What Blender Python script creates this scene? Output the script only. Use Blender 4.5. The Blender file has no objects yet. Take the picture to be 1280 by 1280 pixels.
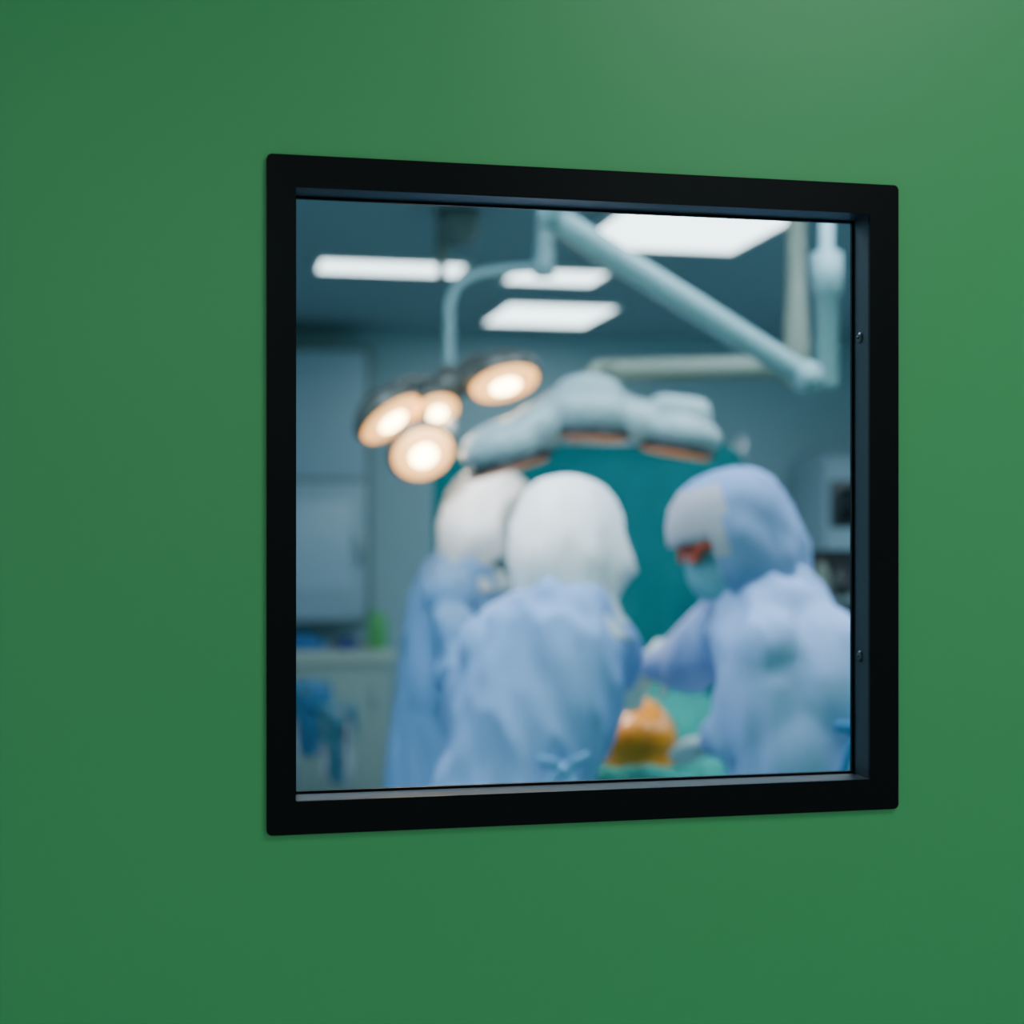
import bpy, bmesh, math, random
from mathutils import Vector, Matrix, noise
random.seed(4)
V = Vector
TH = math.atan(0.2055)
U = V((math.cos(TH), math.sin(TH), 0)); N = V((-math.sin(TH), math.cos(TH), 0)); Z = V((0,0,1))
ORG = V((-0.2142, 1.2560, 0))          # outer corner of the window frame on the wall face
CEIL = 2.75
RW = Matrix.Rotation(TH, 4, 'Z')
def W(s, z, n): return ORG + U*s + N*n + Z*z

# ------------------------------------------------------------ materials
def mat(name, col, rough=0.5, metal=0.0, spec=0.5, emit=None, estr=0, transl=0, bump=0, bscale=40, var=0, vscale=4):
    m = bpy.data.materials.new(name); m.use_nodes = True
    nt = m.node_tree; b = nt.nodes['Principled BSDF']; out = nt.nodes['Material Output']
    b.inputs['Base Color'].default_value = (*col, 1)
    b.inputs['Roughness'].default_value = rough
    b.inputs['Metallic'].default_value = metal
    b.inputs['Specular IOR Level'].default_value = spec
    tc = nt.nodes.new('ShaderNodeTexCoord')
    csock = None
    if var:
        nz = nt.nodes.new('ShaderNodeTexNoise'); nz.inputs['Scale'].default_value = vscale; nz.inputs['Detail'].default_value = 4
        nt.links.new(tc.outputs['Object'], nz.inputs['Vector'])
        mx = nt.nodes.new('ShaderNodeMix'); mx.data_type = 'RGBA'
        mx.inputs[6].default_value = (*[c*(1-var) for c in col], 1)
        mx.inputs[7].default_value = (*[min(1, c*(1+var)) for c in col], 1)
        nt.links.new(nz.outputs['Fac'], mx.inputs[0]); nt.links.new(mx.outputs[2], b.inputs['Base Color'])
        csock = mx.outputs[2]
    if bump:
        nb = nt.nodes.new('ShaderNodeTexNoise'); nb.inputs['Scale'].default_value = bscale
        nt.links.new(tc.outputs['Object'], nb.inputs['Vector'])
        bp = nt.nodes.new('ShaderNodeBump'); bp.inputs['Strength'].default_value = bump; bp.inputs['Distance'].default_value = 0.01
        nt.links.new(nb.outputs['Fac'], bp.inputs['Height']); nt.links.new(bp.outputs['Normal'], b.inputs['Normal'])
    if emit:
        b.inputs['Emission Color'].default_value = (*emit, 1); b.inputs['Emission Strength'].default_value = estr
    if transl:
        t = nt.nodes.new('ShaderNodeBsdfTranslucent'); t.inputs['Color'].default_value = (*col, 1)
        if csock: nt.links.new(csock, t.inputs['Color'])
        ms = nt.nodes.new('ShaderNodeMixShader'); ms.inputs[0].default_value = transl
        nt.links.new(b.outputs[0], ms.inputs[1]); nt.links.new(t.outputs[0], ms.inputs[2]); nt.links.new(ms.outputs[0], out.inputs[0])
    return m

M_green = mat('green_wall_paint', (0.062,0.350,0.118), 0.42, spec=0.38, var=0.05, vscale=1.2)
M_black = mat('black_frame', (0.003,0.003,0.004), 0.35, spec=0.10)
M_reveal = mat('dark_blue_reveal', (0.018,0.024,0.036), 0.45, spec=.3)
M_sill = mat('grey_sill', (0.022,0.025,0.033), 0.5, spec=.25)
M_wall = mat('pale_blue_wall', (0.38,0.55,0.61), 0.5, var=0.05, vscale=1)
M_ceil = mat('ceiling_paint', (0.28,0.39,0.43), 0.6, var=0.04)
M_floor = mat('vinyl_floor', (0.32,0.45,0.48), 0.3, var=0.1)
M_panel = mat('panel_diffuser', (0.9,0.95,0.95), 0.5, emit=(0.76,0.95,1.0), estr=5)
M_paneln = mat('bright_panel_diffuser', (0.9,0.95,0.95), 0.5, emit=(0.64,0.84,1.0), estr=15)
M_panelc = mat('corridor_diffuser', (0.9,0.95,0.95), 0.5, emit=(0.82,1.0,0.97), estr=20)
M_panelc2 = mat('corridor_diffuser_dim', (0.9,0.95,0.95), 0.5, emit=(0.85,1.0,0.95), estr=11)
M_white = mat('white_metal', (0.8,0.82,0.82), 0.35)
M_arm = mat('pale_arm_enamel', (0.21,0.34,0.36), 0.45)
M_beige = mat('beige_enamel', (0.22,0.25,0.20), 0.45)
M_lampw = mat('white_lamp_housing', (0.40,0.51,0.53), 0.35, var=.06)
M_dark = mat('dark_housing', (0.03,0.035,0.04), 0.35)
M_head = mat('lamp_head_shell', (0.12,0.12,0.11), 0.3, metal=0.3)
M_rim = mat('orange_rim_highlight', (0.45,0.22,0.12), 0.25, metal=0.7, emit=(1,.35,.12), estr=0.3)  # orange rim highlight of the white lamp, put into lens colour and faint glow
M_lens = mat('warm_lens', (1,0.6,0.3), 0.3, emit=(1.0,0.43,0.09), estr=3.0)
M_bulb = mat('warm_bulb', (1,0.9,0.7), 0.3, emit=(1.0,0.76,0.36), estr=28)
M_teal = mat('teal_drape', (0.01,0.40,0.42), 0.8, transl=0.2, var=0.12, vscale=6)
M_tealg = mat('teal_green_cloth', (0.008,0.27,0.23), 0.8, var=0.2, vscale=8)
M_gownA = mat('gown_deep_blue', (0.22,0.43,0.76), 0.75, transl=0.15, var=0.2, vscale=6)  # deeper blue than the other two gowns
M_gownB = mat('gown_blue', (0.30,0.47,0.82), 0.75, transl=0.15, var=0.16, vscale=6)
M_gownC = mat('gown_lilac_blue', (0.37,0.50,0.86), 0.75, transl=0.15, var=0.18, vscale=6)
M_hoodW = mat('hood_white', (0.88,0.90,0.92), 0.8, transl=0.4, var=0.04)
M_hoodC = mat('hood_blue_white', (0.30,0.42,0.72), 0.8, transl=0.3, var=0.12, vscale=5)
M_band = mat('hood_cream', (0.62,0.55,0.62), 0.8, transl=0.3)
M_skin = mat('skin', (0.62,0.33,0.22), 0.5, var=0.06)
M_iod = mat('iodine_skin', (0.88,0.24,0.006), 0.35, var=0.4, vscale=14)
M_glove = mat('glove_latex', (0.70,0.80,0.76), 0.4)
M_mask = mat('mask_cloth', (0.35,0.70,0.80), 0.8)
M_red = mat('red_plastic', (0.75,0.08,0.02), 0.3)
M_blue = mat('bright_blue_cloth', (0.04,0.20,0.50), 0.7, var=0.3, vscale=12)
M_navy = mat('navy_plastic', (0.03,0.06,0.28), 0.4)
M_trous = mat('trouser_blue', (0.05,0.12,0.28), 0.85)
M_boot = mat('boot_white', (0.6,0.65,0.68), 0.5)
M_counter = mat('counter_top', (0.55,0.62,0.55), 0.4)
M_cab = mat('cabinet_grey', (0.40,0.51,0.47), 0.5)
M_cabw = mat('cabinet_pale', (0.42,0.57,0.66), 0.45)
M_inset = mat('inset_panel', (.52,.68,.80), .3)
M_cabf = mat('cabinet_frame_dark', (0.20,0.28,0.30), 0.4)
M_lime = mat('lime_green_plastic', (0.12,0.50,0.14), 0.4)
M_screen = mat('dark_screen', (0.01,0.015,0.02), 0.2)
M_metal = mat('steel', (0.5,0.52,0.54), 0.3, metal=0.9)
M_eye = mat('eye', (0.7,0.7,0.7), 0.3)

# ------------------------------------------------------------ object helpers
WLOC = {}
def to_mesh(bm, name, smooth=True):
    me = bpy.data.meshes.new(name); bm.normal_update(); bm.to_mesh(me); bm.free()
    for p in me.polygons: p.use_smooth = smooth
    return me
def add(name, me, material=None, parent=None, label=None, category=None, kind=None, group=None, mat2=None):
    if isinstance(me, bmesh.types.BMesh): me = to_mesh(me, name)
    xs = [v.co for v in me.vertices]
    lo = V([min(c[i] for c in xs) for i in range(3)]); hi = V([max(c[i] for c in xs) for i in range(3)])
    loc = V(((lo.x+hi.x)/2, (lo.y+hi.y)/2, lo.z))
    me.transform(Matrix.Translation(-loc))
    idx = [p.material_index for p in me.polygons] if mat2 else None
    if material: me.materials.clear(); me.materials.append(material)
    if mat2:
        me.materials.append(mat2)
        for p, i in zip(me.polygons, idx): p.material_index = i
    o = bpy.data.objects.new(name, me); bpy.context.scene.collection.objects.link(o)
    WLOC[o.name] = loc
    if parent: o.parent = parent; o.location = loc - WLOC[parent.name]
    else: o.location = loc
    if label: o['label'] = label
    if category: o['category'] = category
    if kind: o['kind'] = kind
    if group: o['group'] = group
    return o
def sharp(o, ang=40):
    me = o.data
    bm = bmesh.new(); bm.from_mesh(me)
    for e in bm.edges:
        if len(e.link_faces) == 2 and e.calc_face_angle(0) > math.radians(ang): e.smooth = False
    bm.to_mesh(me); bm.free()
    return o
def box(bm, c, size, rot=None, bevel=0.0):
    M = Matrix.Translation(V(c)) @ (rot if rot else Matrix()) @ Matrix.Diagonal((*size, 1))
    r = bmesh.ops.create_cube(bm, size=1, matrix=M)
    if bevel:
        es = {e for v in r['verts'] for e in v.link_edges}
        bmesh.ops.bevel(bm, geom=list(es), offset=bevel, segments=2, affect='EDGES', profile=0.5)
def wbox(bm, s0, s1, z0, z1, n0, n1, bevel=0.0):
    box(bm, W((s0+s1)/2, (z0+z1)/2, (n0+n1)/2), (abs(s1-s0), abs(n1-n0), abs(z1-z0)), RW, bevel)
def ell(bm, c, r, rot=None, seg=20):
    M = Matrix.Translation(V(c)) @ (rot if rot else Matrix()) @ Matrix.Diagonal((*r, 1))
    bmesh.ops.create_uvsphere(bm, u_segments=seg, v_segments=seg//2+2, radius=1, matrix=M)
def tube(bm, pts, rads, seg=16, ref=None, cap=True):
    pts = [V(p) for p in pts]; rings = []
    for i, p in enumerate(pts):
        a = pts[max(i-1, 0)]; b = pts[min(i+1, len(pts)-1)]
        t = (b-a).normalized()
        rf = V(ref) if ref is not None else (V((0,0,1)) if abs(t.z) < 0.85 else V((0,1,0)))
        bx = (rf - t*rf.dot(t)).normalized(); ax = t.cross(bx).normalized()
        r = rads[i] if isinstance(rads, (list, tuple)) else rads
        ra, rb = r if isinstance(r, (list, tuple)) else (r, r)
        rings.append([bm.verts.new(p + ax*math.cos(2*math.pi*k/seg)*ra + bx*math.sin(2*math.pi*k/seg)*rb) for k in range(seg)])
    for i in range(len(rings)-1):
        for k in range(seg):
            bm.faces.new((rings[i][k], rings[i][(k+1)%seg], rings[i+1][(k+1)%seg], rings[i+1][k]))
    if cap:
        bm.faces.new(list(reversed(rings[0]))); bm.faces.new(rings[-1])
    return rings
def smooth_path(pts, n=6):
    pts = [V(p) for p in pts]; P = [pts[0]]+pts+[pts[-1]]; out = []
    for i in range(1, len(P)-2):
        for k in range(n):
            t = k/n; p0,p1,p2,p3 = P[i-1],P[i],P[i+1],P[i+2]
            out.append(0.5*((2*p1)+(p2-p0)*t+(2*p0-5*p1+4*p2-p3)*t*t+(3*p1-p0-3*p2+p3)*t**3))
    out.append(pts[-1]); return out
def limb(bm, pts, rads, seg=14):
    tube(bm, pts, rads, seg)
    for p, r in zip(pts, rads): 
        rr = r if not isinstance(r, (list,tuple)) else min(r)
        ell(bm, p, (rr*0.99,)*3, seg=12)
def fuse(bm, voxel=0.012, it=4, fac=0.5):
    me = to_mesh(bm, 'tmp'); o = bpy.data.objects.new('tmp', me); bpy.context.scene.collection.objects.link(o)
    m = o.modifiers.new('r', 'REMESH'); m.mode = 'VOXEL'; m.voxel_size = voxel; m.use_smooth_shade = True
    if it:
        s = o.modifiers.new('s', 'SMOOTH'); s.iterations = it; s.factor = fac
    dg = bpy.context.evaluated_depsgraph_get(); dg.update()
    res = bpy.data.meshes.new_from_object(o.evaluated_get(dg))
    bpy.data.objects.remove(o); bpy.data.meshes.remove(me)
    for p in res.polygons: p.use_smooth = True
    return res
def folds(me, amp=0.012, sx=9, sz=2.2, seed=0):
    co = [v.co.copy() for v in me.vertices]; nn = [v.normal.copy() for v in me.vertices]
    for v, c, n in zip(me.vertices, co, nn):
        q = V((c.x*sx+seed, c.y*sx, c.z*sz + 0.6*c.x*sx))
        d = noise.noise(q) + 0.45*noise.noise(q*2.3)
        d = 1-2*abs(d)*1.5
        v.co = c + n*amp*d*0.8
    me.update()
    return me

# ------------------------------------------------------------ setting
st = dict(kind='structure')
H = 0.5938; ZB = 1.3272; ZT = ZB+H; WT = 0.035
def wall_hole(s0, s1, z1, hs0, hs1, hz0, hz1, n0, n1):
    bm = bmesh.new()
    wbox(bm, s0, hs0, 0, z1, n0, n1); wbox(bm, hs1, s1, 0, z1, n0, n1)
    wbox(bm, hs0, hs1, 0, hz0, n0, n1); wbox(bm, hs0, hs1, hz1, z1, n0, n1)
    return to_mesh(bm, 'w', False)
add('wall_front', wall_hole(-2.6, 5.2, CEIL, 0.012, 0.582, ZB+0.012, ZT-0.012, 0, WT), M_green, label='smooth glossy green painted partition wall around the window', category='wall', **st)
def wallbox(name, a, m, lab, cat='wall'):
    bm = bmesh.new(); wbox(bm, *a); return add(name, to_mesh(bm, name, False), m, label=lab, category=cat, **st)
BN = 7.35
wallbox('wall_back', (-0.7, 4.7, 0, CEIL, BN, BN+0.1), M_wall, 'pale blue grey operating room wall behind the counter')
wallbox('wall_left', (-0.7, -0.6, 0, CEIL, WT, BN), M_wall, 'pale blue grey operating room side wall')
wallbox('wall_right', (4.6, 4.7, 0, CEIL, WT, BN), M_wall, 'pale blue grey operating room side wall near the equipment')
wallbox('floor', (-2.6, 5.2, -0.1, 0, -5.5, BN+0.1), M_floor, 'grey green vinyl floor', 'floor')
wallbox('ceiling', (-2.6, 5.2, CEIL, CEIL+0.1, -5.5, BN+0.1), M_ceil, 'dull blue grey ceiling with recessed light panels', 'ceiling')

# window
def rounded_rect(s0, s1, z0, z1, r, k=6):
    pts = []
    for (cs, cz, a0) in ((s1-r, z1-r, 0), (s0+r, z1-r, 90), (s0+r, z0+r, 180), (s1-r, z0+r, 270)):
        for i in range(k+1):
            a = math.radians(a0+90*i/k); pts.append((cs+r*math.cos(a), cz+r*math.sin(a)))
    return pts
def ringframe(bm, o, i, n0, n1):
    K = len(o)
    def mk(l, n): return [bm.verts.new(W(s, z, n)) for s, z in l]
    A, B, C, D = mk(o, n0), mk(i, n0), mk(o, n1), mk(i, n1)
    for k in range(K):
        j = (k+1) % K
        bm.faces.new((A[k], A[j], B[j], B[k])); bm.faces.new((C[k], D[k], D[j], C[j]))
        bm.faces.new((A[k], C[k], C[j], A[j])); bm.faces.new((B[k], B[j], D[j], D[k]))
IS0, IS1, IZ0, IZ1 = 0.0252, 0.5645, ZB+0.0290, ZT-0.0282
bm = bmesh.new(); ringframe(bm, rounded_rect(0, H, ZB, ZT, 0.005), rounded_rect(IS0, IS1, IZ0, IZ1, 0.002), -0.004, 0.0)
bmesh.ops.recalc_face_normals(bm, faces=bm.faces)
win = add('window_1', to_mesh(bm, 'w', False), M_black, label='square window with thick black frame set in green wall', category='window', **st)
bm = bmesh.new(); wbox(bm, 0.012, IS0, ZB+0.012, ZT-0.012, 0.0, WT); wbox(bm, IS0, 0.582, IZ1, ZT-0.012, 0.0, WT)
add('head_lining', to_mesh(bm, 'l', False), M_reveal, win)
bm = bmesh.new(); wbox(bm, IS1, 0.582, IZ0, IZ1, 0.0, WT)
add('jamb_lining', to_mesh(bm, 'l', False), M_reveal, win)
bm = bmesh.new(); wbox(bm, IS0, 0.582, ZB+0.012, IZ0, 0.0, WT)
add('sill_lining', to_mesh(bm, 'l', False), M_sill, win)
bm = bmesh.new(); t = 0.0022
ringframe(bm, rounded_rect(IS0-.001, IS1+.001, IZ0-.001, IZ1+.001, 0.001), rounded_rect(IS0+t, IS1-t, IZ0+t, IZ1-t, 0.001), WT-0.004, WT)
bmesh.ops.recalc_face_normals(bm, faces=bm.faces)
add('gasket', to_mesh(bm, 'g', False), M_black, win)
for zz in (1.6+(653-422)/1800*1.385, 1.6-(820-653)/1800*1.385):
    bm = bmesh.new(); c = W(IS1, zz, 0.017); tube(bm, [c-U*0.0, c-U*0.0012, c-U*0.002], [0.0055, 0.005, 0.003], 14)
    ell(bm, c-U*0.002, (0.0018,)*3, seg=8)
    add('screw', bm, M_dark, win)

# ------------------------------------------------------------ ceiling panels
def panel(s, n, ws, wn, m, lab, grp):
    bm = bmesh.new(); b = 0.025; z0, z1 = CEIL-0.02, CEIL
    wbox(bm, s-ws/2-b, s-ws/2, z0, z1, n-wn/2-b, n+wn/2+b); wbox(bm, s+ws/2, s+ws/2+b, z0, z1, n-wn/2-b, n+wn/2+b)
    wbox(bm, s-ws/2, s+ws/2, z0, z1, n-wn/2-b, n-wn/2); wbox(bm, s-ws/2, s+ws/2, z0, z1, n+wn/2, n+wn/2+b)
    r = add('ceiling_light_panel', to_mesh(bm, 'p', False), M_white, label=lab, category='ceiling light', group=grp)
    bm = bmesh.new(); wbox(bm, s-ws/2, s+ws/2, z0+0.004, z1-0.002, n-wn/2, n+wn/2)
    add('diffuser', to_mesh(bm, 'd', False), m, r)
    return r
def sn(x, y):
    d = V((x, y, 0))-ORG; return d.dot(U), d.dot(N)
G1 = 'recessed operating room ceiling panels'
for (x, y, ws, wn) in ((0.20, 7.90, 0.58, 0.72), (-0.54, 6.42, 0.63, 0.28), (0.20, 6.66, 0.42, 0.32), (0.67, 5.60, 0.66, 0.76)):  # last panel added in place of a corridor light's reflection in the glass
    s, n = sn(x, y); panel(s, n, ws, wn, M_panel, 'lit white rectangular panel over the operating room, the nearest one standing in for a reflection', G1)
for s, n in ((1.35, 1.3), (0.1, 1.3), (2.6, 1.6)):  # unseen fill panels, added and run stronger to brighten the gowns
    panel(s, n, 0.6, 1.2, M_paneln, 'bright cool white fill panel added near the window wall', G1)
panel(3.9, 4.0, 0.6, 1.2, M_paneln, 'lit white rectangular ceiling panel over the equipment', G1)
G2 = 'corridor ceiling panels'
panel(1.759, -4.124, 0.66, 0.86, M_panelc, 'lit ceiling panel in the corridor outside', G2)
panel(-0.345, -4.1, 0.66, 0.86, M_panelc, 'lit corridor ceiling panel reflected softly on green wall', G2)
panel(0.95, -1.05, 0.66, 0.60, M_panelc2, 'lit corridor ceiling panel close to the green wall', G2)

# ------------------------------------------------------------ surgical lamp with warm heads
def axis_rot(n):
    return V(n).normalized().to_track_quat('Z', 'Y').to_matrix().to_4x4()
def lamp_spot(parent, p, tgt, e, col, size=60, rad=0.05, name='lamp_beam', blend=.6):
    l = bpy.data.lights.new(name, 'SPOT'); l.energy = e; l.color = col; l.spot_size = math.radians(size); l.spot_blend = blend; l.shadow_soft_size = rad
    o = bpy.data.objects.new(name, l); bpy.context.scene.collection.objects.link(o)
    o.parent = parent; o.location = V(p)-WLOC[parent.name]
    o.rotation_euler = (V(tgt)-V(p)).to_track_quat('-Z', 'Y').to_euler()
hub = V((-0.17, 3.90, 1.975))
bm = bmesh.new()
tube(bm, [hub+V((0,0,.05)), hub+V((0,0,.02)), hub, hub-V((0,0,.03)), hub-V((0,0,.045))], [0.02, 0.05, 0.065, 0.05, 0.02], 24)
lampA = add('surgical_lamp', bm, M_head, label='ceiling surgical lamp with several glowing warm round heads', category='surgical lamp')
heads = [((-0.02,3.80,1.970), (.22,-.34,-.84), .090), ((-0.320,3.80,1.875), (.56,-.26,-.74), .090),
         ((-0.205,3.86,1.900), (.30,-.55,-.75), .062), ((-0.232,3.74,1.780), (.30,-.72,-.60), .080)]
for p, n, r in heads:
    p = V(p); n = V(n).normalized(); bm = bmesh.new()
    tube(bm, [p, p-n*.01, p-n*.03, p-n*.055, p-n*.075, p-n*.085], [r*1.08, r*1.14, r*1.1, r*.85, r*.5, r*.2], 28)
    h = add('lamp_head', bm, M_head, lampA)
    bm = bmesh.new(); tube(bm, [p+n*.002, p+n*.010, p+n*.012], [r*1.0, r*.97, r*.6], 28); add('lens', bm, M_lens, h)
    bm = bmesh.new(); ell(bm, p+n*.013, (r*.42, r*.42, .010), axis_rot(n)); add('bulb', bm, M_bulb, h)
    bm = bmesh.new(); tube(bm, smooth_path([p-n*.07, (p-n*.10+hub)/2+V((0,0,.02)), hub]), 0.013, 10); add('bracket', bm, M_head, lampA)
    lamp_spot(h, p+n*.03, (0.10, 3.35, 1.30), 14, (1.0, 0.95, 0.88), 75)
bm = bmesh.new(); tube(bm, [hub-V((0,0,.04)), hub-V((0.0,0.02,.13))], [0.014, 0.018], 12); add('handle', bm, M_white, lampA)
def px(x, y, d): return V(((x-640)/1800*d, d, 1.6-(y-653)/1800*d))
arm = smooth_path([(-0.169, 3.90, 1.99), (-0.170, 3.90, 2.10), (-0.166, 3.90, 2.20), (-0.13, 3.90, 2.255), (-0.05, 3.90, 2.28), (0.085, 3.90, 2.29)], 7)
bm = bmesh.new(); tube(bm, arm, 0.0135, 12); add('curved_arm', bm, M_arm, lampA)
bm = bmesh.new(); tube(bm, [(0.087,3.90,2.265), (0.087,3.90,2.30), (0.087,3.90,2.42), (0.087,3.90,2.43), (0.087,3.90,2.70), (0.087,3.90,2.705), (0.087,3.90,2.75)], [0.030, 0.028, 0.022, 0.018, 0.018, 0.07, 0.08], 20)
add('ceiling_post', bm, M_arm, lampA)

# unseen fill spotlight added on the window side to brighten the hoods
sp = V((-0.62, 1.95, 2.62)); tg = V((0.055, 3.42, 1.70)); dr = (tg-sp).normalized()
bm = bmesh.new(); tube(bm, [sp-dr*.10, sp-dr*.09, sp, sp+dr*.03], [.03,.06,.065,.075], 20); tube(bm, [sp-dr*.05, V((sp.x,sp.y,CEIL-.02)), V((sp.x,sp.y,CEIL))], [.015,.015,.05], 12)
spl = add('hood_fill_light', bm, M_white, label='small white fill light added out of view to brighten the hoods', category='spotlight')
bm = bmesh.new(); tube(bm, [sp+dr*.030, sp+dr*.034], [.066,.06], 20); add('lens', bm, M_paneln, spl)
for tt, en, ss in (((.085,3.05,1.62), 230, 12), ((-.09,3.95,1.66), 480, 10)):
    lamp_spot(spl, sp+dr*.05, tt, en, (0.96, 0.98, 1.0), ss, .03, blend=1.0)

# ------------------------------------------------------------ white multi-lobed lamp
bm = bmesh.new()
def rY(deg): return Matrix.Rotation(math.radians(deg), 4, 'Y')
y2 = 3.55
ell(bm, (-0.015, y2, 1.790), (.118,.12,.066), rY(-16)); ell(bm, (0.085, y2, 1.842), (.13,.10,.062), rY(-22))
ell(bm, (0.185, y2, 1.872), (.125,.13,.072), rY(4)); ell(bm, (0.19, y2+.02, 1.925), (.085,.07,.045))
ell(bm, (0.30, y2, 1.850), (.10,.09,.058), rY(12)); box(bm, (0.41, y2, 1.862), (.15,.16,.095), rY(8), bevel=.03)
ell(bm, (0.41, y2, 1.822), (.11,.11,.050), rY(12))
ell(bm, (0.22, y2+.26, 1.90), (.13,.12,.055)); ell(bm, (0.20, y2+.14, 1.90), (.07,.14,.045))
lampB = add('surgical_lamp', fuse(bm, .009, 5), M_lampw, label='large white lobed surgical lamp seen from its edge', category='surgical lamp')
def rimdisc(cx, cz, r, tilt, yy=y2):
    bm = bmesh.new(); n = rY(tilt) @ V((0,0,-1)); c = V((cx, yy, cz))
    tube(bm, [c-n*.004, c+n*.010, c+n*.016], [r*1.0, r*1.0, r*.86], 28); o = add('lamp_rim', bm, M_dark, lampB)
    bm = bmesh.new(); tube(bm, [c+n*.014, c+n*.019], [r*.90, r*.86], 28); add('lens', bm, M_rim, o)
    return o
rimdisc(-0.010, 1.745, .112, -16); o1 = rimdisc(0.190, 1.822, .115, 2); rimdisc(0.405, 1.785, .098, 10); rimdisc(0.22, 1.850, .11, 0, y2+.26)
lamp_spot(o1, (0.19, y2, 1.795), (0.31, 3.44, 1.1), 4, (1.0,.93,.82), 40)
bm = bmesh.new()
tube(bm, smooth_path([(0.20,y2+.03,1.93), (0.205,y2+.08,1.98), (0.23,y2+.14,2.00)]), 0.018, 12)
add('yoke', bm, M_beige, lampB)
bm = bmesh.new(); d=3.72
tube(bm, [px(748,463,d), px(752,463,d), px(960,458,d), px(992,458,d)], [0.02, 0.028, 0.028, 0.034], 16); add('horizontal_arm', bm, M_beige, lampB)
bm = bmesh.new(); c = px(995,458,d)
tube(bm, [c-Z*.05, c-Z*.045, c+Z*.05, c+Z*.2, V((c.x,c.y,2.70)), V((c.x,c.y,2.705)), V((c.x,c.y,CEIL))], [0.02,.034,.034,.024,.024,.07,.075], 18); add('ceiling_post', bm, M_beige, lampB)

# ------------------------------------------------------------ pendant spring arm
d3 = 3.35
J = px(1008, 472, d3); E = px(690, 272, d3-.2)
bm = bmesh.new(); cx = px(1033, 470, d3+.06)
tube(bm, [cx-Z*.03, cx-Z*.02, cx+Z*.19, cx+Z*.195, cx+Z*.29, cx+Z*.295, V((cx.x,cx.y,CEIL-.045)), V((cx.x,cx.y,CEIL))], [.02,.026,.026,.036,.036,.016,.016,.06], 24)
pend = add('ceiling_pendant_arm', bm, M_arm, label='pale enamel jointed support arm hanging from the ceiling', category='medical arm')
bm = bmesh.new(); tube(bm, [J, J+(E-J)*.04, J+(E-J)*.5, J+(E-J)*.96, E], [.026, .029, .031, .031, .028], 20); add('spring_arm', bm, M_arm, pend)
bm = bmesh.new(); ell(bm, J, (.040,.04,.040)); tube(bm, [J-V((.0,.045,0)), J+V((0,.045,0))], .028, 20, ref=(0,0,1)); add('joint', bm, M_arm, pend)
bm = bmesh.new(); tube(bm, [E-Z*.02, E+Z*.04, V((E.x,E.y,CEIL-.04)), V((E.x, E.y, CEIL))], [.030,.032,.03,.07], 20); add('ceiling_mount', bm, M_arm, pend)

# ceiling dome device
bm = bmesh.new(); c = px(572, 292, 5.3); c.z = min(c.z, CEIL-.06)
ell(bm, c, (.075,.075,.055)); tube(bm, [c, V((c.x,c.y,CEIL))], [.08,.08], 20)
dm = add('ceiling_dome', bm, mat('dome_grey', (.19,.22,.22), .4), label='small dark grey dome fitting under the ceiling', category='ceiling fitting')
bm = bmesh.new(); p0 = V((c.x-.06,c.y,c.z)); tube(bm, [p0, p0-Z*.16], [.020,.017], 12); add('stem', bm, M_beige, dm)

# ------------------------------------------------------------ teal screen drape
def cloth_sheet(pts_fn, nu, nv, th=0.004):
    bm = bmesh.new(); g = [[bm.verts.new(pts_fn(i/nu, j/nv)) for i in range(nu+1)] for j in range(nv+1)]
    for j in range(nv):
        for i in range(nu): bm.faces.new((g[j][i], g[j][i+1], g[j+1][i+1], g[j+1][i]))
    bmesh.ops.solidify(bm, geom=bm.faces[:], thickness=th); return bm
yd = 4.92
def f(u, v):
    x = -0.27 + u*1.08; top = 1.865 - .10*max(0, (u-.93)/.07)**2 - .05*max(0,(.06-u)/.06)
    z = top - v*(top-.35); return V((x + .03*v*math.sin(u*7), yd + .035*math.sin(u*26+v*1.5)*(0.15+v) + .02*noise.noise(V((u*5, v*4, 1))), z))
scr = add('drape_screen', cloth_sheet(f, 90, 30), M_teal, label='tall teal surgical drape hung on poles behind the table', category='drape')
bm = bmesh.new(); tube(bm, smooth_path([(-.25,yd+.02,0.0),(-.25,yd+.02,1.75),(-.22,yd+.02,1.85),(.3,yd+.02,1.862),(.74,yd+.02,1.85),(.79,yd+.02,1.72),(.79,yd+.02,0.0)]), .011, 10)
add('pole_frame', bm, M_metal, scr)

# ------------------------------------------------------------ operating table, patient
bm = bmesh.new(); box(bm, (0.34, 4.08, 0.45), (.26,.40,.76), bevel=.03); box(bm, (0.34,4.08,.04), (.5,.85,.08), bevel=.02)
tab = add('operating_table', bm, M_metal, label='steel operating table beneath teal drapes', category='operating table')
bm = bmesh.new(); box(bm, (0.34, 4.10, .87), (.50,1.22,.08), bevel=.02); add('mattress', bm, M_dark, tab)
bm = bmesh.new()
limb(bm, [(.31,3.95,1.02),(.305,3.72,1.06),(.305,3.48,1.070)], [.10,.102,.098]); limb(bm, [(.305,3.48,1.070),(.31,3.42,.90),(.31,3.42,.66)], [.092,.062,.04])
limb(bm, [(.45,3.95,.98),(.46,3.62,.94),(.46,3.44,.84),(.46,3.42,.64)], [.09,.07,.06,.038])
limb(bm, [(.31,3.42,.64),(.31,3.32,.61),(.31,3.26,.60)], [.038,.032,.026]); limb(bm, [(.46,3.42,.63),(.46,3.32,.61),(.46,3.26,.60)], [.038,.032,.026])
tube(bm, [(.37,3.84,1.02),(.37,3.98,1.03),(.36,4.2,1.03),(.36,4.38,1.03),(.36,4.45,1.03)], [(.14,.09),(.17,.105),(.15,.10),(.18,.10),(.07,.06)], 20, ref=(0,0,1))
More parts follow.
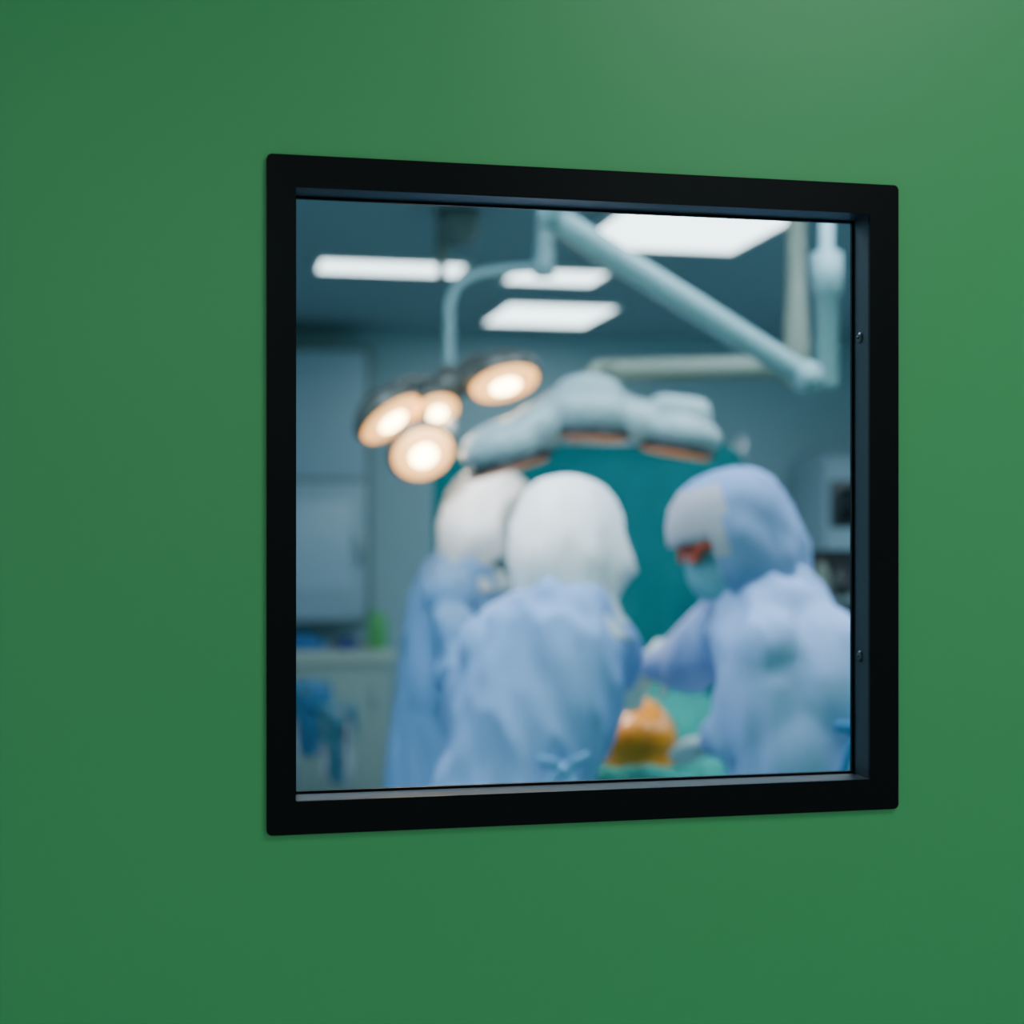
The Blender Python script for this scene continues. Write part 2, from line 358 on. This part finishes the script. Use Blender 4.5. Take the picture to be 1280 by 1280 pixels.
tube(bm, [(.36,4.42,1.03),(.36,4.50,1.03)], [.055,.052]); ell(bm, (.36,4.585,1.035), (.075,.11,.095)); ell(bm, (.36,4.57,1.135), (.012,.022,.016))
ell(bm, (.305,3.43,1.085), (.080,.055,.058))
for sx in (-1, 1): limb(bm, [(.36+sx*.17,4.36,1.03),(.36+sx*.20,4.12,.98),(.36+sx*.17,3.9,.98)], [.045,.036,.027])
for sx in (-1, 1):
    for q in range(4): limb(bm, [(.36+sx*.17-.03+q*.02,3.88,.98),(.36+sx*.17-.03+q*.02,3.80+.01*abs(q-1),.975)], [.009,.007], 8)
    limb(bm, [(.36+sx*.14,3.9,.99),(.36+sx*.12,3.85,.99)], [.01,.008], 8)
pat = add('person', fuse(bm, .010, 4), M_iod, label='patient lying draped with bent iodine-stained orange knee exposed', category='person')
bm = bmesh.new()
box(bm, (.34,4.10,.90), (.62,1.14,.14), bevel=.03); ell(bm, (.37,4.1,.99), (.26,.48,.16)); ell(bm, (.35,3.82,.99), (.20,.18,.15))
box(bm, (.34,4.10,.62), (.63,1.12,.55), bevel=.04)
me = folds(fuse(bm, .014, 3), .012, 8, 2.0, 5); add('surgical_drape', me, M_tealg, pat, label='teal green surgical drape')
bm = bmesh.new(); tube(bm, [(.30,3.40,1.010),(.30,3.39,.975),(.33,3.40,.90),(.36,3.40,.6),(.37,3.39,.45)], [(.10,.075),(.135,.10),(.19,.125),(.22,.16),(.23,.18)], 24, ref=(0,1,0))
ell(bm, (.47,3.48,.93), (.11,.14,.11))
me = folds(fuse(bm, .010, 2), .015, 14, 5, 2); add('leg_drape', me, M_tealg, pat, label='bunched teal green cloth wrap')

# ------------------------------------------------------------ people
def frame_from(fwd, up=(0,0,1)):
    F = V(fwd).normalized(); upv = V(up); R = F.cross(upv).normalized(); Uu = R.cross(F).normalized()
    return Matrix((( R.x, F.x, Uu.x, 0), (R.y, F.y, Uu.y, 0), (R.z, F.z, Uu.z, 0), (0,0,0,1)))
def hand(bm, wrist, d, pn, side, ex=0.0):
    d = V(d).normalized(); pn = V(pn); pn = (pn-d*pn.dot(d)).normalized(); ac = d.cross(pn).normalized()*side; w = V(wrist)
    tube(bm, [w-d*.01, w+d*.03, w+d*.065, w+d*.09], [(.027+ex,.019+ex),(.038+ex,.017+ex),(.043+ex,.015+ex),(.040+ex,.012+ex)], 14, ref=pn)
    for i, L in enumerate((.068,.078,.072,.056)):
        b = w+d*(.085-.004*abs(i-1.3)) + ac*(.030-.020*i)
        d1 = (d+pn*.25).normalized(); d2 = (d+pn*.9).normalized(); d3_ = (d*.6+pn*1.1).normalized()
        p1 = b+d1*L*.45; p2 = p1+d2*L*.32; p3 = p2+d3_*L*.25
        limb(bm, [b-d*.01, b, p1, p2, p3], [.010+ex,.010+ex,.009+ex,.0085+ex,.0072+ex], 10)
    b = w+d*.022+ac*.028
    p1 = b+(d*.6+ac*.8+pn*.2).normalized()*.035; p2 = p1+(d*.9+ac*.35+pn*.5).normalized()*.030; p3 = p2+(d+pn*.5).normalized()*.02
    limb(bm, [b, p1, p2, p3], [.014+ex,.0115+ex,.010+ex,.008+ex], 10)
def person(P):
    H_ = V(P['head']); HF = frame_from(P['look']); nb = V(P['neck']); ch = V(P['chest']); pe = V(P['pelvis']); face = V(P['face']); face.z = 0; face.normalize()
    side = face.cross(Z)
    def hl(x, y, z): return H_ + (HF @ V((x, y, z)))
    bm = bmesh.new()
    tube(bm, [nb+Z*.0, nb-Z*.05, ch, (ch+pe)/2, pe, pe-Z*.08], [(.06,.055),(.12,.070),(.130,.090),(.120,.085),(.145,.095),(.12,.09)], 24, ref=face)
    limb(bm, [nb-Z*.03, nb+(H_-nb)*.35, H_-HF.col[2].to_3d()*.06], [.06,.052,.05])
    ell(bm, H_, (.072,.092,.112), HF); ell(bm, hl(0,.035,-.055), (.052,.060,.058), HF); ell(bm, hl(0,.095,-.018), (.012,.020,.024), HF)
    ell(bm, hl(0,.085,-.055), (.024,.016,.008), HF); ell(bm, hl(0,.080,-.095), (.02,.016,.014), HF)
    for sx in (-1,1):
        ell(bm, hl(.074*sx,-.005,-.012), (.010,.020,.032), HF); ell(bm, hl(.030*sx,.082,.018), (.018,.012,.008), HF)
    for a in P['arms']:
        limb(bm, [V(a[0]), a[1], a[2]], [.046,.040,.028])
        hand(bm, a[2], V(a[3]), a[4], a[5])
    for sx in (-1,1):
        hip = pe+side*.085*sx-Z*.04; kn = V((hip.x,hip.y,.50))+face*.03; an = V((hip.x,hip.y,.09))+side*.03*sx
        limb(bm, [hip, kn, an], [.080,.058,.040]); limb(bm, [an-Z*.03, an+face*.10-Z*.045, an+face*.16-Z*.055], [.038,.034,.026])
    body = add('person', fuse(bm, .0075, 3), M_skin, label=P['label'], category='person')
    for sx in (-1,1):
        bm = bmesh.new(); ell(bm, hl(.030*sx,.083,.004), (.012,.010,.010), HF, 12); add('eye', bm, M_eye, body)
    bm = bmesh.new()
    for sx in (-1,1):
        hip = pe+side*.085*sx-Z*.06; kn = V((hip.x,hip.y,.50))+face*.03; an = V((hip.x,hip.y,.12))+side*.03*sx
        limb(bm, [hip, kn, an], [.086,.075,.066])
    ell(bm, pe-Z*.06, (.150,.105,.09), frame_from(face))
    add('trousers', folds(fuse(bm, .014, 3), .005, 10, 4, 1), M_trous, body)
    for sx in (-1,1):
        bm = bmesh.new(); an = pe+side*(.085+.03)*sx; an.z = .09
        limb(bm, [an+Z*.06, an-Z*.035, an+face*.11-Z*.045, an+face*.18-Z*.05], [.052,.05,.042,.034])
        me = fuse(bm, .008, 2)
        for v in me.vertices: v.co.z = max(v.co.z, 0.001)
        add('boot', me, M_boot, body)
    for a in P['arms']:
        bm = bmesh.new(); hand(bm, a[2], V(a[3]), a[4], a[5], .002); d = V(a[3]).normalized()
        tube(bm, [V(a[2])-d*.05, V(a[2])+d*.0], [.036,.031], 14)
        add('surgical_glove', fuse(bm, .005, 2), M_glove, body)
    bm = bmesh.new(); g = P['gown']
    tube(bm, [V(q[0]) for q in g], [q[1] for q in g], 32, ref=face)
    for q in P.get('fill', ()): ell(bm, q[0], q[1])
    for a in P['arms']:
        S0, E0, W0 = V(a[0]), V(a[1]), V(a[2])
        inn = V(g[1][0])*.35+S0*.65
        limb(bm, [inn, S0, (S0+E0)/2, E0, (E0+W0)/2, W0-(W0-E0)*.08], [.055,.068,.068,.066,.054,.038], 16)
    add('surgical_gown', folds(fuse(bm, .012, 7), P.get('amp', .017), 9, 3.0, P['seed']), P['gmat'], body)
    if P.get('tie'):
        c = V(P['tie']); bm = bmesh.new(); ell(bm, c, (.018,.014,.016))
        for dx, dz in ((-.05,.02),(.05,.03),(-.045,-.10),(.04,-.12),(.015,-.14)):
            tube(bm, smooth_path([c, c+V((dx*.5,-.012,dz*.3+.01)), c+V((dx,-.012,dz))]), [(.010,.003)]*13, 8, ref=(0,1,0))
        add('gown_tie', bm, P['tmat'], body)
    bm = bmesh.new(); seg = 48; rings = []
    hr = P['hood']; drop = nb - H_
    prof = [(.140,.012,0),(.136,.045,0),(.122,.080,0),(.095,.108,0),(.060,.124,0),(.020,.132,0),(-.020,.133,0),(-.060,.128,.05),(-.095,.114,.2),(-.125,.104,.6),(-.150,.112,1),(-.175,.130,1),(-.200,.145,1)]
    up = HF.col[2].to_3d()
    for zi, r, w in prof:
        c = H_ + up*zi*(1-w) + (Z*zi + V((drop.x,drop.y,0)))*w
        ring = []
        for k in range(seg):
            a = 2*math.pi*k/seg
            q = V((math.cos(a)*.96, math.sin(a)*1.02, 0))
            dl = (HF@q)*(1-w) + (frame_from(face)@V((q.x*1.12, q.y*.9,0)))*w
            nzv = 1 + .09*noise.noise(V((q.x*2+P['seed'], q.y*2, zi*9))) + .05*noise.noise(V((q.x*6+P['seed'], q.y*6, zi*25)))
            if zi < -.05: nzv += .05*math.sin(a*7+P['seed'])
            if P.get('flare'):
                fd = V(P['flare']); dd = dl.normalized().dot(fd.normalized())
                if dd > 0: nzv += .26*dd**4*math.exp(-((zi+.07)/.055)**2)
            ring.append(bm.verts.new(c + dl*r*nzv*hr))
        rings.append(ring)
    ba = math.radians(P.get('band', 0)); op = math.radians(P.get('open', 42))
    for i in range(len(rings)-1):
        for k in range(seg):
            a = 2*math.pi*(k+.5)/seg; dev = abs((a-math.pi/2+math.pi)%(2*math.pi)-math.pi); zi = (prof[i][0]+prof[i+1][0])/2
            if dev < op and -.12 < zi < .040: continue
            fc = bm.faces.new((rings[i][k], rings[i+1][k], rings[i+1][(k+1)%seg], rings[i][(k+1)%seg]))
            if ba and dev < ba+.5*zi*4 and -.04 < zi < .11: fc.material_index = 1
    bm.faces.new(rings[0])
    bmesh.ops.subdivide_edges(bm, edges=bm.edges[:], cuts=1, use_grid_fill=True, smooth=.3)
    me = to_mesh(bm, 'hood'); o = add('surgical_hood', me, P['hmat'], body, mat2=M_band)
    m = o.modifiers.new('t', 'SOLIDIFY'); m.thickness = .0025
    bm = bmesh.new()
    nu, nv = 14, 8; g2 = []
    for j in range(nv+1):
        row = []
        for i in range(nu+1):
            a = math.radians(-75+150*i/nu); z = -.005-.10*j/nv
            R = .103+.012*math.sin(math.pi*j/nv)
            row.append(bm.verts.new(hl(math.sin(a)*R*.80, math.cos(a)*R+.008, z)))
        g2.append(row)
    for j in range(nv):
        for i in range(nu): bm.faces.new((g2[j][i], g2[j][i+1], g2[j+1][i+1], g2[j+1][i]))
    bmesh.ops.solidify(bm, geom=bm.faces[:], thickness=.002)
    add('face_mask', bm, M_mask, body)
    if P.get('glasses'):
        bm = bmesh.new()
        for sx in (-1,1):
            pts = [hl(.036*sx+.031*math.cos(t*math.pi/8), .112-.012*abs(math.cos(t*math.pi/8)), .010+.024*math.sin(t*math.pi/8)) for t in range(17)]
            tube(bm, pts, .010, 8, cap=False)
            tube(bm, [hl(.066*sx,.10,.014), hl(.090*sx,.05,.012), hl(.088*sx,-.02,.008)], [.014,.017,.006], 8)
        tube(bm, [hl(-.008,.114,.012), hl(.008,.114,.012)], .004, 8)
        add('protective_glasses', bm, M_red, body)
    return body
# centre surgeon
person(dict(label='surgeon in pale blue gown and glowing white hood, back turned', seed=1.3,
  head=(.118,3.10,1.560), look=(.30,.90,-.28), face=(.22,.97,0), neck=(.112,3.04,1.43), chest=(.070,2.99,1.24), pelvis=(.0,2.95,.97),
  arms=[((-.045,3.00,1.335),(-.085,3.12,1.16),(.07,3.30,1.12),(.6,.35,-.1),(0,-.2,-1),1), ((.215,3.02,1.345),(.190,3.15,1.260),(.190,3.28,1.26),(.15,.6,-.5),(-.3,-.1,-1),-1)],
  gown=[((.112,3.035,1.475),(.055,.06)),((.108,3.02,1.44),(.10,.085)),((.095,3.00,1.37),(.160,.125)),((.058,2.98,1.24),(.166,.145)),((.015,2.96,1.10),(.155,.14)),((-.005,2.95,.97),(.195,.16)),((-.01,2.95,.6),(.225,.19)),((-.015,2.95,.32),(.25,.21))],
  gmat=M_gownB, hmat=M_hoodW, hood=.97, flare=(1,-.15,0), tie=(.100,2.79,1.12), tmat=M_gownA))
# right surgeon
person(dict(label='surgeon in lilac blue gown and hood with red glasses, leaning in', seed=7.7,
  head=(.460,2.97,1.572), look=(-.90,-.14,-.30), face=(-.92,.25,0), neck=(.530,2.95,1.44), chest=(.57,2.95,1.26), pelvis=(.59,2.92,.97),
  arms=[((.50,2.81,1.36),(.455,2.87,1.18),(.440,3.07,1.13),(-.25,.6,-.1),(-.1,0,-1),1), ((.46,3.07,1.38),(.39,3.19,1.29),(.325,3.28,1.28),(-.3,.45,-.4),(-.1,-.1,-1),-1)],
  fill=[((.51,2.86,1.24),(.10,.12,.17)),((.56,2.84,1.14),(.12,.12,.17)),((.60,2.86,1.26),(.12,.13,.18)),((.60,2.85,1.05),(.12,.13,.2))], amp=.013,
  gown=[((.525,2.95,1.50),(.065,.07)),((.53,2.94,1.45),(.12,.105)),((.535,2.93,1.36),(.165,.130)),((.555,2.92,1.22),(.175,.130)),((.575,2.91,1.08),(.17,.130)),((.59,2.90,.95),(.19,.155)),((.60,2.90,.6),(.21,.18)),((.605,2.90,.32),(.23,.20))],
  gmat=M_gownC, hmat=M_hoodC, hood=1.0, glasses=True, band=64, open=50, tie=(.655,2.70,1.20), tmat=M_blue))
# left surgeon
person(dict(label='surgeon in blue gown and brightly lit white hood beside lamp', seed=4.1,
  head=(-.065,4.00,1.615), look=(.90,.20,-.35), face=(.92,-.10,0), neck=(-.125,4.02,1.49), chest=(-.17,4.03,1.29), pelvis=(-.20,4.05,1.0),
  arms=[((-.17,3.86,1.41),(-.15,3.74,1.21),(.0,3.70,1.14),(.5,.05,-.1),(0,0,-1),1), ((-.10,4.17,1.41),(-.04,4.22,1.25),(.06,4.05,1.24),(.5,-.3,-.2),(0,0,-1),-1)],
  fill=[((-.17,3.92,1.2),(.11,.12,.18))],
  gown=[((-.125,4.02,1.54),(.065,.065)),((-.13,4.02,1.49),(.13,.10)),((-.145,4.025,1.39),(.165,.13)),((-.165,4.03,1.27),(.175,.13)),((-.18,4.04,1.1),(.18,.135)),((-.195,4.05,.95),(.195,.145)),((-.205,4.05,.6),(.20,.155)),((-.21,4.05,.32),(.21,.165))],
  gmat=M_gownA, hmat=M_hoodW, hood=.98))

# ------------------------------------------------------------ counter, cabinet, things on them
cn0, cn1 = 6.72, 7.34
bm = bmesh.new(); wbox(bm, -.58, .90, .08, .82, cn0, cn1, .006)
cb = add('base_cabinet', bm, M_cab, label='grey green base cabinet under pale worktop', category='cabinet'); sharp(cb)
for i in range(3):
    bm = bmesh.new(); a = -.56+i*.485; wbox(bm, a, a+.465, .11, .80, cn0-.018, cn0-.001, .004); dd = add('cabinet_door', bm, M_cab, cb); sharp(dd)
    bm = bmesh.new(); tube(bm, [W(a+.41,.55,cn0-.04), W(a+.41,.70,cn0-.04)], .006, 8); tube(bm, [W(a+.41,.56,cn0-.04), W(a+.41,.56,cn0-.016)], .004, 8); tube(bm, [W(a+.41,.69,cn0-.04), W(a+.41,.69,cn0-.016)], .004, 8); add('handle', bm, M_metal, dd)
bm = bmesh.new(); wbox(bm, -.56, .88, 0, .08, cn0+.05, cn1); add('plinth', bm, M_dark, cb)
bm = bmesh.new(); wbox(bm, -.59, .93, .82, .885, cn0-.04, cn1, .008); sharp(add('worktop', bm, M_counter, label='pale cream green worktop on base cabinets', category='worktop'))
bm = bmesh.new(); wbox(bm, -.55, .84, 1.02, 2.62, 7.02, 7.34, .004)
wc = sharp(add('wall_cabinet', bm, M_cabf, label='pale wall cabinet with dark frame above the worktop', category='cabinet'))
for a in (-.53, .16):
    bm = bmesh.new(); wbox(bm, a, a+.64, 1.85, 2.58, 7.00, 7.018, .003); sharp(add('cabinet_door', bm, M_cabw, wc))
    bm = bmesh.new(); wbox(bm, a, a+.64, 1.04, 1.83, 7.00, 7.018, .003); d2 = sharp(add('cabinet_door', bm, M_cabw, wc))
    bm = bmesh.new(); wbox(bm, a+.08, a+.56, 1.22, 1.72, 6.992, 7.0, .002); sharp(add('door_inset', bm, M_inset, d2))
    bm = bmesh.new(); wbox(bm, a+.60, a+.615, 1.35, 1.55, 6.97, 7.0, .002); add('handle', bm, M_metal, d2)
bm = bmesh.new(); wbox(bm, .26, .56, .887, .93, 6.82, 7.05, .012); wbox(bm, .28, .50, .93, .965, 6.84, 7.0, .012)
add('folded_cloth', bm, M_blue, label='stack of folded bright blue cloth on worktop', category='cloth')
bm = bmesh.new(); wbox(bm, .62, .74, .887, .935, 6.78, 6.95, .01); tube(bm, [W(.68,.935,6.86), W(.68,.95,6.86)], [.04,.03], 14)
add('instrument_box', bm, M_navy, label='small navy blue plastic box on worktop', category='box')
bm = bmesh.new(); wbox(bm, .80, .90, .887, 1.08, 6.80, 6.95, .008); tube(bm, [W(.85,1.08,6.87), W(.85,1.10,6.87)], [.025,.02], 14)
add('canister', bm, M_lime, label='bright green plastic container at end of worktop', category='container')
def hamper(x, y, lab, mm, hz, r):
    bm = bmesh.new()
    for a in range(4):
        an = math.pi/4+a*math.pi/2; tube(bm, [(x+r*math.cos(an), y+r*math.sin(an), 0.0), (x+r*math.cos(an), y+r*math.sin(an), hz)], .01, 8)
    pts = [(x+r*math.cos(t*math.pi/12), y+r*math.sin(t*math.pi/12), hz) for t in range(25)]
    tube(bm, pts, .01, 8, cap=False)
    o = add('bag_stand', bm, M_metal, label=lab, category='bag stand')
    bm = bmesh.new(); tube(bm, [(x,y,hz+.02),(x,y,hz-.05),(x,y,hz-.14),(x,y,hz-.24),(x,y,hz-.30)], [r*1.12,r*1.15,r*.8,r*.55,r*.3], 24)
    add('bag', folds(fuse(bm, .012, 2), .022, 12, 8, x*9), mm, o)
hamper(-.90, 6.4, 'metal stand holding a bright blue plastic bag', mat('bag_blue', (.07,.26,.50), .6, var=.4, vscale=10), .86, .080)
hamper(-.74, 6.1, 'metal stand holding a dull blue bag', mat('dull_blue', (.14,.31,.42), .6, var=.3, vscale=10), .80, .070)

# ------------------------------------------------------------ equipment
ex, ey = 1.20, 5.1
bm = bmesh.new(); box(bm, (ex,ey,.55), (.50,.42,.80), bevel=.02); 
for dx in (-.2,.2):
    for dy in (-.16,.16): tube(bm, [(ex+dx-.015,ey+dy,.05),(ex+dx+.015,ey+dy,.05)], .05, 14); tube(bm, [(ex+dx,ey+dy,.05),(ex+dx,ey+dy,.2)], .02, 8)
eq = sharp(add('anesthesia_machine', bm, mat('machine_grey', (.12,.16,.18), .4), label='grey anesthesia machine with dark monitor and red fittings', category='medical machine'))
bm = bmesh.new(); box(bm, (ex,ey+.19,1.22), (.50,.02,.56)); add('back_plate', bm, M_dark, eq)
for zz in (1.10, 1.33):
    bm = bmesh.new(); box(bm, (ex,ey+.02,zz), (.52,.36,.02), bevel=.004); sharp(add('shelf', bm, M_cabf, eq))
for dx in (-.24,.24):
    bm = bmesh.new(); tube(bm, [(ex+dx,ey+.15,.9),(ex+dx,ey+.15,1.60)], .015, 8)
    add('upright', bm, M_dark, eq)
bm = bmesh.new(); box(bm, (ex+.08,ey,1.665), (.30,.06,.17), bevel=.01); mo = sharp(add('monitor', bm, M_dark, eq))
bm = bmesh.new(); box(bm, (ex+.08,ey-.032,1.665), (.26,.006,.13)); add('screen', bm, M_screen, mo)
bm = bmesh.new(); tube(bm, [(ex+.08,ey+.02,1.60),(ex+.08,ey+.04,1.34)], .02, 8); add('monitor_stand', bm, M_dark, mo)
for i,(dx,zz,mm) in enumerate(((-.2,1.39,M_red),(-.12,1.41,M_beige),(-.05,1.39,M_dark),(.03,1.42,M_red),(.11,1.40,M_lampw),(.19,1.40,M_dark),(-.18,1.17,M_white),(-.08,1.19,M_red),(.04,1.18,M_dark),(.15,1.17,M_white))):
    bm = bmesh.new(); tube(bm, [(ex+dx,ey-.08,zz-.05),(ex+dx,ey-.08,zz),(ex+dx,ey-.08,zz+.03),(ex+dx,ey-.08,zz+.05)], [.028,.028,.018,.010], 12)
    add('gas_fitting', bm, mm, eq)
for i in range(3):
    bm = bmesh.new(); x0 = ex-.2+.12*i; tube(bm, smooth_path([(x0,ey-.17,1.42),(x0-.05,ey-.24,1.30),(x0+.04,ey-.24,1.15),(x0+.10,ey-.22,1.0)]), .012, 8); add('hose', bm, M_dark, eq)
bm = bmesh.new(); tx, ty = 1.04, 4.25
box(bm, (tx,ty,1.02), (.42,.36,.24), bevel=.03); box(bm, (tx,ty,.85), (.46,.40,.3), bevel=.04); ell(bm, (tx,ty,1.14), (.16,.14,.06))
me = folds(fuse(bm, .012, 3), .014, 12, 3, 3)
it = add('instrument_table', me, mat('dark_teal_cloth', (.01,.16,.22), .8, var=.15), label='instrument table covered with dark teal cloth', category='table')
bm = bmesh.new()
for dx in (-.17,.17):
    for dy in (-.14,.14): tube(bm, [(tx+dx,ty+dy,.0),(tx+dx,ty+dy,.75)], .014, 8)
add('leg_frame', bm, M_metal, it)
bm = bmesh.new(); wbox(bm, 3.55, 4.35, 0, 2.0, 6.85, 7.34, .006); tc = sharp(add('tall_cabinet', bm, M_cabw, label='tall pale blue storage cabinet against the wall', category='cabinet'))
for a in (3.57, 3.96):
    bm = bmesh.new(); wbox(bm, a, a+.37, .06, 1.96, 6.835, 6.85, .003); dd = sharp(add('cabinet_door', bm, M_cabw, tc))
    bm = bmesh.new(); wbox(bm, a+.30, a+.315, .95, 1.15, 6.81, 6.835); add('handle', bm, M_metal, dd)

# ------------------------------------------------------------ light, camera
w = bpy.data.worlds.new('world'); bpy.context.scene.world = w; w.use_nodes = True
bg = w.node_tree.nodes['Background']; bg.inputs[0].default_value = (.70,.95,.88,1); bg.inputs[1].default_value = 0.46
cam = bpy.data.cameras.new('camera'); co = bpy.data.objects.new('camera', cam); bpy.context.scene.collection.objects.link(co)
co.location = (0,0,1.6); co.rotation_euler = (math.radians(90),0,0)
cam.sensor_width = 36; cam.lens = 1800/1280*36; cam.shift_y = 13/1280
cam.clip_start = .05
cam.dof.use_dof = True; cam.dof.focus_distance = 1.32; cam.dof.aperture_fstop = 2.8
bpy.context.scene.camera = co
